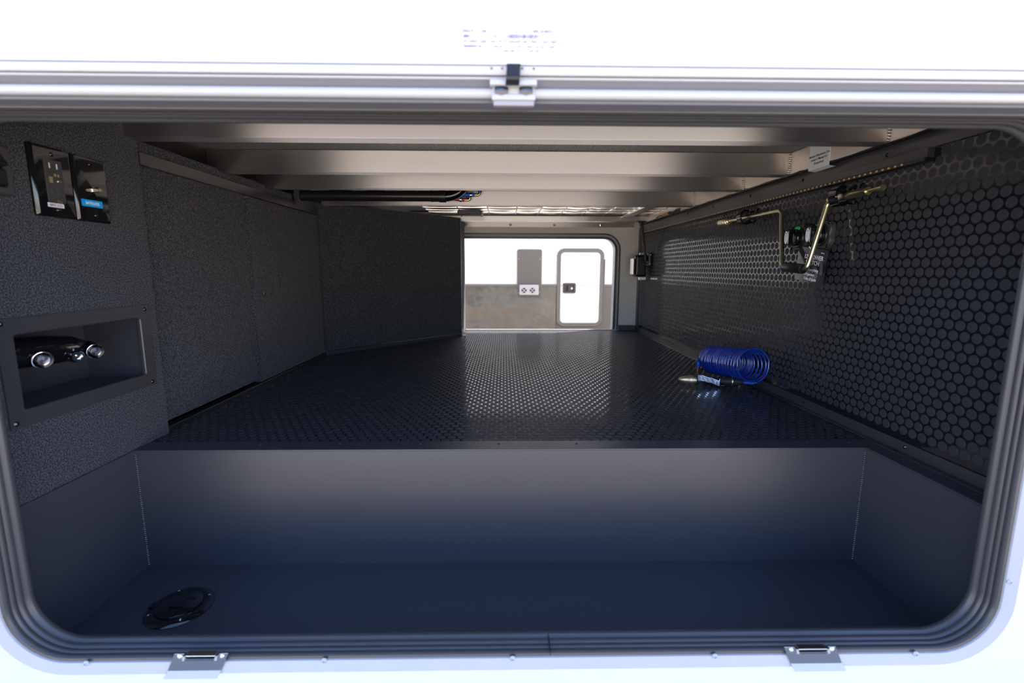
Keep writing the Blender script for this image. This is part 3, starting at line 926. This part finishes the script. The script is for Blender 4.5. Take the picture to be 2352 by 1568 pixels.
for d_, s_, h_ in ((.060, .008, .012), (.075, .0105, .013), (.090, .0125, .006), (.104, .014, .004), (.118, .0165, -.001), (.131, .018, -.006)):
    lv.append((n0 + na * d_ + side * s_ + u3 * h_, .0085 if d_ < .09 else .0095))
g = Geo()
vs_, f_ = [], []
for p, hh in lv:
    for ds, dz in ((0, -hh), (.004, -hh), (.004, hh), (0, hh)):
        q = p + side * ds + u3 * dz
        q.z = max(q.z, ZF + .001)
        vs_.append(q)
for i in range(len(lv) - 1):
    for k in range(4):
        k2 = (k + 1) % 4
        f_.append((i * 4 + k, i * 4 + k2, (i + 1) * 4 + k2, (i + 1) * 4 + k))
f_ += [(3, 2, 1, 0), tuple(len(lv) * 4 - 4 + k for k in range(4))]
g.add(vs_, f_).build('trigger_lever', 'chrome', sg, bevel=.0015)
Geo().lathe(n0 + na * .060, na, [(0, .0128), (.003, .0136), (.022, .0136), (.024, .0125)], 8).build('chrome_collar', 'chrome', sg)
lp = [n0 + na * .148 + side * .013 + u3 * .010, n0 + na * .130 + side * .018 + u3 * .011, n0 + na * .128 + side * .020 + u3 * .0, n0 + na * .131 + side * .020 - u3 * .012, n0 + na * .148 + side * .014 - u3 * .012]
Geo().tube(rounded(lp, .003, 4), .0010, 8).build('wire_clip', 'chrome', sg, smooth=True)

# ================================================================== LEFT WALL: OUTLETS
def plate(y0, y1, z0, z1, label):
    p = thing('wall_plate', (XL, (y0 + y1) / 2, z0), label, 'wall plate', 'glossy black wall plates')
    x0 = XL
    yz_ring([(0, x0), (0, x0 + .004), (-.004, x0 + .0075), (-.0055, x0 + .008)], y0, y1, z0, z1, .003, 4)
    g_ = yz_ring([(0, x0), (0, x0 + .004), (-.004, x0 + .0075), (-.0055, x0 + .008)], y0, y1, z0, z1, .003, 4)
    n = len(g_.v) // 4
    g_.f.append(tuple(range(3 * n, 4 * n)))
    g_.build('cover', 'gloss_black', p, smooth=True)
    for z in (z0 + .013, z1 - .013):
        screw(p, (x0 + .008, (y0 + y1) / 2, z), (1, 0, 0), .0042, .002, 'gloss_black')
    return p
PX = XL + .008
pa = plate(0.8545, 0.9320, 1.2395, 1.3615, 'glossy black outlet plate with a duplex receptacle and white sticker')
rcp = Geo().box(PX - .002, PX + .0012, .8755, .9095, 1.2655, 1.3390).build('receptacle', 'dark_grey', pa, bevel=.0008)
rx = PX + .0012
for zc in (1.3285, 1.2825):
    for dy in (-.0065, .0075):
        Geo().box(rx - .0005, rx + .0003, .8915 + dy - .0012, .8915 + dy + .0012, zc - .0045, zc + .0045).build('slot', 'chrome', rcp)
    Geo().lathe((rx - .0005, .8935, zc - .0155), (1, 0, 0), [(0, .0028), (.0008, .0028)], 12).build('ground_hole', 'brass', rcp, smooth=True)
    Geo().box(rx - .0005, rx + .0004, .8985, .9010, zc - .0185, zc - .0135).build('slot', 'chrome', rcp)
Geo().box(rx - .0005, rx + .0006, .8815, .8880, 1.2985, 1.3095).build('usb_port', 'pale_brass', rcp)
g = Geo()
g.lathe((rx, .8955, 1.3030), (0, 1, 0), [(0, .0012), (.001, .0022), (.008, .0022), (.009, .0012)], 10)
g.build('usb_port', 'pale_brass', rcp, smooth=True)
stk = Geo().box(PX, PX + .0006, .8735, .9045, 1.2565, 1.2640).build('sticker', 'sticker_white', pa)
text('lettering', 'GFCI', .0052, 'print_black', stk, (PX + .0007, .8765, 1.2585), (0, 1, 0), (0, 0, 1), 'LEFT', .0001, 0, .0001)
for k in range(2):
    Geo().box(PX + .0005, PX + .0008, .8905, .9010, 1.2586 + k * .0026, 1.2594 + k * .0026).build('print_line', 'tag_grey', stk)
pb = plate(0.9340, 1.0105, 1.2385, 1.3605, 'glossy black plate with a coaxial jack and blue satellite sticker')
Geo().lathe((PX, .9720, 1.3000), (1, 0, 0), [(0, .0065), (.002, .0065), (.002, .0046), (.012, .0046), (.0125, .0036)], 6).build('coax_nut', 'chrome', pb)
Geo().lathe((PX + .002, .9720, 1.3000), (1, 0, 0), [(0, .0042), (.012, .0042), (.0122, .0015), (.017, .0006)], 16).build('coax_jack', 'pale_brass', pb, smooth=True)
stb = Geo().box(PX, PX + .0006, .9430, .9900, 1.2670, 1.2800).build('sticker', 'sticker_blue', pb)
text('lettering', 'SATELLITE', .0072, 'print_white', stb, (PX + .0008, .9665, 1.2712), (0, 1, 0), (0, 0, 1), 'CENTER', .00012, 0, .0001, .95)
# dark switch cover at the very edge
sw = thing('rocker_cover', (XL, .795, 1.268), 'dark plastic switch cover cut by the left edge of the opening', 'switch cover')
yz_ring([(0, XL), (0, XL + .006), (-.003, XL + .009), (-.012, XL + .009), (-.013, XL + .006)], .765, .8195, 1.2650, 1.3440, .006, 4).build('frame', 'dark_grey', sw, smooth=True)
Geo().box(XL, XL + .012, .776, .808, 1.279, 1.306).build('rocker', 'satin_black', sw, bevel=.003)
Geo().hexa([(XL, .776, 1.308), (XL, .808, 1.308), (XL + .018, .808, 1.312), (XL + .018, .776, 1.312), (XL, .776, 1.332), (XL, .808, 1.332), (XL + .006, .808, 1.330), (XL + .006, .776, 1.330)]).build('flap', 'matte_black', sw, bevel=.002)

# ================================================================== LEFT WALL: RECESS BOX
rb = thing('recess_box', (XL, .92, .88), 'dark steel recessed box with a screwed frame in the carpeted wall', 'recess box')
fy0, fy1, fz0, fz1 = NB['y0'] + .003, NB['y1'] - .003, NB['z0'] + .003, NB['z1'] - .003
Geo().loft([[(x, p[0], p[2]) for p in rrect(fy0 - d, fy1 + d, fz0 - d, fz1 + d, r_, 0, 5)] for d, x, r_ in ((.0245, XL, .002), (.0245, XL + .0030, .002), (-.0015, XL + .0030, .006), (-.0035, XL + .001, .005), (-.0035, XL - .004, .005))]).build('frame', 'black_alu', rb)
g = Geo()
DX = XL - .130
yi0, yi1, zi0, zi1 = NB['y0'] + .001, NB['y1'] - .001, NB['z0'] + .001, NB['z1'] - .001
g.box(DX - .002, DX, yi0, yi1, zi0, zi1)
g.box(DX, XL - .001, yi1, yi1 + .002, zi0, zi1)
g.box(DX, XL - .001, yi0 - .002, yi0, zi0, zi1)
g.box(DX, XL - .001, yi0, yi1, zi0 - .002, zi0)
g.box(DX, XL - .001, yi0, yi1, zi1, zi1 + .002)
g.build('box_liner', 'tub_coat', rb)
for y, z in ((1.077, 1.0575), (1.075, .8915), (.768, .8930), (.768, 1.0600)):
    screw(rb, (XL + .003, y, z), (1, 0, 0), .0044, .0024, 'screw_dark')
def yb(X, y):
    return y
cn = thing('quick_connect', (-.86, .90, .957), 'glossy black manifold with two clear-capped ports inside the recess box', 'manifold')
pth = [(-.930, .792, 0.998), (-.915, .80, 0.998), (-.890, .84, .997), (-.885, .90, .993), (-.885, .960, .988), (-.884, .985, .984), (-.884, .996, .980)]
Geo().tube(pth, [.022, .026, .0285, .0290, .0265, .020, .006], 20).build('body', 'gloss_black', cn, smooth=True)
dv = Vector((.86, -.42, -.16)).normalized()
for (y, z, r_) in ((.8720, .981, .0155), (.9850, .978, .0150)):
    p = Vector((-.852, y, z))
    Geo().lathe(p - dv * .030, dv, [(0, r_ * 1.02), (.026, r_ * 1.02), (.029, r_ * .95)], 24).build('port', 'gloss_black', cn, smooth=True)
    Geo().lathe(p, dv, [(0, r_ * .55), (.001, r_ * .55)], 20).build('lens_disc', 'chrome', cn, smooth=True)
    Geo().lathe(p - dv * .001, dv, [(0, r_ * .98), (.004, r_ * .98), (.0075, r_ * .80), (.009, r_ * .4), (.0095, .0001)], 24).build('clear_cap', 'clear', cn, smooth=True)
    Geo().lathe(p - dv * .002, dv, [(0, r_ * .88), (.0005, r_ * 1.05), (.003, r_ * 1.05), (.0035, r_ * .88)], 24, False, False).build('cap_ring', 'chrome', cn, smooth=True)
p = Vector((-.848, .9410, .9745))
Geo().lathe(p - dv * .036, dv, [(0, .016), (.004, .0165), (.006, .0165), (.007, .014), (.010, .014), (.011, .0158), (.014, .0158), (.015, .0132), (.019, .0132), (.020, .0145), (.024, .0145), (.025, .0110), (.030, .0110)], 26).build('centre_port', 'gloss_black', cn, smooth=True)
for d_ in (.0085, .0170):
    Geo().lathe(p - dv * (.036 - d_), dv, [(0, .0145), (.0015, .0150), (.003, .0145)], 26, False, False).build('steel_band', 'screw_dark', cn, smooth=True)
Geo().lathe(p - dv * .008, dv, [(0, .0112), (.006, .0112), (.0075, .0098), (.0075, .0072), (.003, .0066)], 26).build('metal_tip', 'chrome', cn, smooth=True)
Geo().lathe(p - dv * .006, dv, [(0, .0020), (.006, .0018), (.008, .0006)], 10).build('pin', 'brass', cn, smooth=True)

# ================================================================== NEAR FRAME, SEAL, DOOR
tf = thing('trim_1', (0.01, 0.655, OZ0), 'white aluminium flange framing the near opening, with screws', 'door frame', kind='structure')
FW = 0.0235
prof = [(.004, .700), (.004, .661), (.005, .6575), (.007, .6565), (FW - .004, .6545), (FW - .0015, .6535), (FW, .6550), (FW + .001, .6605)]
ring(prof, OX0, OX1, OZ0, OZ1, 0.086, 10).build('flange', 'white_frame', tf, smooth=True)
def fscrew(x, z):
    screw(tf, (x, .6563, z), (0, -1, 0), .0046, .0024, 'white_frame')
for x in (-.645, -.280, .0134, .333, .655):
    fscrew(x, .5462)
for z in (.671, .8584, 1.05, 1.24):
    fscrew(.7785 + .008, z)
    fscrew(OX0 - .010, z)
for x in (-.49, -.395, -.29, -.155, .145, .245, .36, .50, .62):
    Geo().lathe((x, .6560, 1.3600), (0, -1, 0), [(0, .0036), (.002, .0036), (.003, .0022)], 12).build('rivet', 'white_frame', tf, smooth=True)
# ribbed rubber seal around the jamb
def seal_prof():
    P = [(.0045, .6600), (.0005, .6610), (-.0015, .6640), (-.0018, .6680), (-.0006, .6700), (-.0022, .6715), (-.0032, .6745), (-.0022, .6775), (-.0008, .6785), (-.0028, .6800), (-.0045, .6835), (-.0040, .6870), (-.0015, .6890), (-.0020, .6905), (-.0050, .6925), (-.0066, .6965), (-.0055, .7010), (-.0020, .7040), (.003, .7050)]
    return P
gs = thing('door_seal', (0.01, 0.68, OZ0), 'black ribbed rubber bulb seal lining the near opening', 'seal')
ring(seal_prof(), OX0, OX1, OZ0, OZ1, 0.086, 12).build('bulb_seal', 'rubber', gs, smooth=True)
for x in (.073,):
    Geo().box(x - .0006, x + .0006, .6600, .7035, OZ0 - .003, OZ0 + .0056).build('joint_line', 'matte_black', gs)

# latch strikers on the lower flange
def striker(x0, label, lean):
    s_ = thing('latch_striker', (x0, .652, .53), label, 'striker', 'latch strikers on the lower flange')
    g_ = Geo()
    w_ = .082
    z0, z1 = .5345, .5640
    y = .6530
    def q(x, z, yy=y):
        return (x0 + x + lean * (z1 - z), yy, z)
    g_.prism([q(-w_ / 2, z0), q(w_ / 2, z0), q(w_ / 2, z1), q(-w_ / 2, z1)], (0, .0016, 0))
    g_.build('plate', 'zinc_plate', s_, bevel=.0004)
    Geo().hexa([q(-w_ / 2, z0, y), q(w_ / 2, z0, y), q(w_ / 2, z0, y + .0016), q(-w_ / 2, z0, y + .0016),
                (q(-w_ / 2, z0 - .0085)[0], y - .006, z0 - .0085), (q(w_ / 2, z0 - .0085)[0], y - .006, z0 - .0085), (q(w_ / 2, z0 - .0085)[0], y - .0044, z0 - .0085), (q(-w_ / 2, z0 - .0085)[0], y - .0044, z0 - .0085)]).build('bent_lip', 'hinge_white', s_)
    # raised keeper: a bridge of bent strip
    kx0, kx1 = -.021, .024
    zt, zb_ = z1 + .0015, z1 - .0125
    b_ = .0060
    for (xa, xb) in ((kx0 - .004, kx0), (kx1, kx1 + .004)):
        Geo().hexa([q(xa, zb_, y), q(xb, zb_, y), q(xb, zb_, y + .001), q(xa, zb_, y + .001), q(xa, zt, y - b_), q(xb, zt, y - b_), q(xb, zt, y), q(xa, zt, y)]).build('keeper_side', 'chrome', s_)
    Geo().hexa([q(kx0, zb_, y), q(kx1, zb_, y), q(kx1, zb_, y + .001), q(kx0, zb_, y + .001), q(kx0, zb_ + .009, y - b_), q(kx1, zb_ + .009, y - b_), q(kx1, zb_ + .009, y - b_ + .001), q(kx0, zb_ + .009, y - b_ + .001)]).build('keeper_ramp', 'zinc_plate', s_)
    Geo().box(q(kx0, zt)[0], q(kx1, zt)[0], y - b_, y + .004, zt - .0016, zt).build('keeper_top', 'chrome', s_, bevel=.0004)
    for x in (-.031, .033):
        p_ = q(x, z1 - .005)
        screw(s_, p_, (0, -1, 0), .0042, .0022, 'chrome')
    return s_
striker(-.4655, 'chrome latch striker on the lower flange, nearer the round hatch', -.45)
striker(.4810, 'chrome latch striker on the lower flange, away from the round hatch', .45)

# baggage door swung up
AL = math.radians(75)
HY, HZ = 0.628, 1.3650
dd = Vector((0, -math.cos(AL), math.sin(AL)))        # along the door, away from the hinge
dnn = Vector((0, -math.sin(AL), -math.cos(AL)))      # inner face normal (down)
door = thing('door_1', (0, HY, HZ), 'open white baggage door hinged above the near opening', 'door', kind='structure')
DP = Vector((0, .6150, 1.3835))
def dpt(x, s_, t_=0.0):
    q = DP + dd * s_ - dnn * t_
    return (x, q.y, q.z)
g = Geo()
def dbox(x0, x1, s0, s1, t0, t1):
    return Geo().hexa([dpt(x0, s0, t0), dpt(x1, s0, t0), dpt(x1, s1, t0), dpt(x0, s1, t0), dpt(x0, s0, t1), dpt(x1, s0, t1), dpt(x1, s1, t1), dpt(x0, s1, t1)])
dbox(-.80, .816, .0095, .845, .0005, .034).build('panel', 'white_wall', door)
dbox(-.812, .828, -.002, .0085, -.0006, .036).build('edge_rail', 'hinge_white', door, bevel=.0015)
dbox(-.812, .828, .846, .858, 0, .036).build('edge_rail', 'hinge_white', door, bevel=.0015)
dbox(-.812, -.801, .0085, .846, 0, .036).build('edge_rail', 'hinge_white', door, bevel=.0015)
dbox(.817, .828, .0085, .846, 0, .036).build('edge_rail', 'hinge_white', door, bevel=.0015)
# hinge extrusion: barrel, web and fillets
Geo().cyl((-.78, HY, HZ), (.775, HY, HZ), .0060, 24).build('hinge_barrel', 'hinge_white', door, smooth=True)
Geo().cyl((.7765, HY, HZ), (.84, HY, HZ), .0060, 24).build('hinge_barrel', 'hinge_white', door, smooth=True)
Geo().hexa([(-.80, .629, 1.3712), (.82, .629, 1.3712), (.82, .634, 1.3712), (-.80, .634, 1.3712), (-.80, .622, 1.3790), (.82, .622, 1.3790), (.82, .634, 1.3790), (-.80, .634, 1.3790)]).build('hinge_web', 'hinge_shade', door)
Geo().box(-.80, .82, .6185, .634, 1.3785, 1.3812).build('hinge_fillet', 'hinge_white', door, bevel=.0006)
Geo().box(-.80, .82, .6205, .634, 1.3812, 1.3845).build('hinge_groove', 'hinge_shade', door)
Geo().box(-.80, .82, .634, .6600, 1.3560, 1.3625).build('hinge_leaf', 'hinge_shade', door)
for x in (-.025, -.012, .012, .026):
    q = dpt(x + .010, .0055, -.0006)
    screw(door, q, dnn, .0017, .001, 'screw_dark', 'pin_hole')
# catch bracket and rubber strap in the middle of the hinge
cb = thing('door_catch', (.0115, .615, 1.35), 'white catch bracket with a hanging black rubber strap at the hinge centre', 'door catch')
Geo().box(-.0170, .0400, .6095, .6200, 1.3690, 1.3755).build('upper_plate', 'hinge_white', cb, bevel=.0012)
Geo().box(-.0150, .0385, .6150, .6250, 1.3540, 1.3605).build('lower_plate', 'hinge_white', cb, bevel=.0012)
Geo().box(-.0140, .0375, .6190, .6280, 1.3600, 1.3695).build('back_plate', 'hinge_white', cb, bevel=.001)
Geo().box(-.0130, .0370, .6170, .6250, 1.3480, 1.3540).build('lower_web', 'trim_grey', cb, bevel=.001)
for x in (-.003, .027):
    Geo().lathe((x, .6190, 1.3655), (0, -1, 0), [(0, .0085), (.003, .0085), (.005, .005), (.0055, .0)], 18, cap1=False).build('rivet_dome', 'screw_dark', cb, smooth=True)
sw_ = .0082
sp_ = [(.6090, 1.3680), (.6050, 1.3695), (.6015, 1.3720), (.6005, 1.3750), (.6020, 1.3785), (.6045, 1.3835), (.6075, 1.3895), (.6090, 1.3925)]
g = Geo()
vs_, f_ = [], []
for i, (y, z) in enumerate(sp_):
    xo = .0100 + .0018 * i / 7
    vs_ += [(xo - sw_, y, z), (xo + sw_, y, z), (xo + sw_, y + .0016, z + .0004), (xo - sw_, y + .0016, z + .0004)]
for i in range(len(sp_) - 1):
    for k in range(4):
        k2 = (k + 1) % 4
        f_.append((i * 4 + k, i * 4 + k2, (i + 1) * 4 + k2, (i + 1) * 4 + k))
f_ += [(3, 2, 1, 0), tuple(len(sp_) * 4 - 4 + k for k in range(4))]
g.add(vs_, f_).build('rubber_strap', 'satin_black', cb)
# faded print on the door panel
R3, U3 = Vector((1, 0, 0)), dd
def dtext(x, s_, size, body, bold=0.0):
    s_ = .0246 + (s_ - .0484) * .589
    text('lettering', body, size * .74, 'print_faded', door, dpt(x, s_, -.0003), R3, U3, 'LEFT', .00012 + bold, 0, .0001, 1.35)
dtext(-.0480, .0790, .0042, 'RAL( 8 ) - / A#', .0001)
dtext(.0180, .0790, .0042, '6 2')
dtext(.0345, .0790, .0042, 'RFS  B-48171', .0001)
dtext(-.0475, .0700, .0042, 'SKU', .0002)
dtext(-.0200, .0700, .0040, '1  1.5A')
dtext(-.0475, .0610, .0046, 'FL 10NC  AEE  15A  07  E COLOR  W/  YRS  I  ECJ  MO 2')
dtext(-.0475, .0530, .0038, 'PRODUCT #:', .0001)
dtext(-.0120, .0530, .0036, 'Qty Ea 1.0     Ln. wm 1 4 800    Sq. gw 6 1/255')
dtext(.0, .0455, .0036, 'BIN  MK  D          REF  00')
x = .0035
while x < .0400:
    w_ = random.choice((.0005, .0008, .0013))
    dbox(x, x + w_, .0365, .0406, -.0004, 0.0).build('barcode_bar', 'print_faded', door)
    x += w_ + random.choice((.0006, .0009, .0014))
Geo().tube([dpt(.040, .0225, -.0002), dpt(.042, .0250, -.0002), dpt(.0445, .0240, -.0002), dpt(.0500, .0248, -.0002), dpt(.0525, .0243, -.0002)], .0002, 6).build('pen_mark', 'print_faded', door)

# ================================================================== NEIGHBOURING TRAILER
YN = 5.0
tr = thing('travel_trailer', (0, YN, .3), 'white trailer with grey lower skirt parked beyond the far opening', 'trailer')
Geo().box(-5, 6, YN, YN + 2.4, .975, 3.3).build('body_wall', 'white_wall', tr)
Geo().box(-5, .552, YN - .004, YN + 2.4, .40, .970).build('lower_skirt', 'skirt', tr)
Geo().box(.555, 6, YN - .004, YN + 2.4, .40, .970).build('lower_skirt', 'skirt_plain', tr)
Geo().box(-5, 6, YN - .014, YN, .964, .990).build('belt_rail', 'trim_dark', tr, bevel=.005)
Geo().box(-5, 6, YN - .010, YN + 2.3, .36, .40).build('bottom_rail', 'matte_black', tr)
g = ring([(0, YN - .003), (0, YN - .014), (-.006, YN - .016)], .138, .394, .848, 1.350, .020, 5)
n = len(g.v) // 3
g.f.append(tuple(range(2 * n, 3 * n)))
vp = g.build('vent_plate', 'skirt_plain', tr)
vb = Geo().box(.161, .362, YN - .075, YN - .014, .880, .986).build('vent_box', 'white_frame', tr, bevel=.008)
for xc in (.2092, .2950):
    Geo().lathe((xc, YN - .0752, .929), (0, -1, 0), [(0, .026), (.003, .026), (.003, .023)], 24).build('vent_hole', 'matte_black', vb, smooth=True)
    for a in (45, 135):
        c_, s_ = math.cos(math.radians(a)), math.sin(math.radians(a))
        d_ = Vector((c_, 0, s_)) * .027
        e_ = Vector((-s_, 0, c_)) * .004
        c3 = Vector((xc, YN - .080, .929))
        Geo().prism([c3 - d_ - e_, c3 + d_ - e_, c3 + d_ + e_, c3 - d_ + e_], (0, -.003, 0)).build('vent_cross', 'white_frame', vb)
for x, z in ((.155, 1.25), (.378, 1.25), (.152, .90), (.376, .905)):
    screw(tr, (x, YN - .016, z), (0, -1, 0), .006, .004, 'trim_grey')
bd = ring([(0, YN - .003), (0, YN - .022), (-.010, YN - .030), (-.020, YN - .026), (-.030, YN - .030), (-.036, YN - .024), (-.038, YN - .010)], .556, 1.045, .545, 1.359, .075, 8).build('door_frame', 'trim_dark', tr, smooth=True)
g = Geo().prism(rrect(.592, 1.009, .581, 1.323, .045, YN - .004), (0, -.010, 0)).build('door_panel', 'white_wall', tr)
lt = ring([(0, YN - .013), (0, YN - .024), (-.008, YN - .026), (-.020, YN - .026), (-.022, YN - .014)], .620, .753, .899, 1.003, .014, 4).build('latch_bezel', 'dark_grey', tr, smooth=True)
Geo().prism(rrect(.640, .733, .919, .983, .010, YN - .013), (0, -.002, 0)).build('latch_cup', 'satin_black', lt)
Geo().box(.668, .728, YN - .030, YN - .014, .922, .980).build('latch_paddle', 'gloss_black', lt, bevel=.006, seg=3)
Geo().lathe((.711, YN - .030, .948), (0, -1, 0), [(0, .010), (.003, .010), (.004, .006)], 18).build('lock_barrel', 'chrome', lt, smooth=True)
Geo().box(1.047, 1.056, YN - .026, YN - .006, .66, 1.25).build('door_hinge', 'trim_dark', tr, bevel=.003)
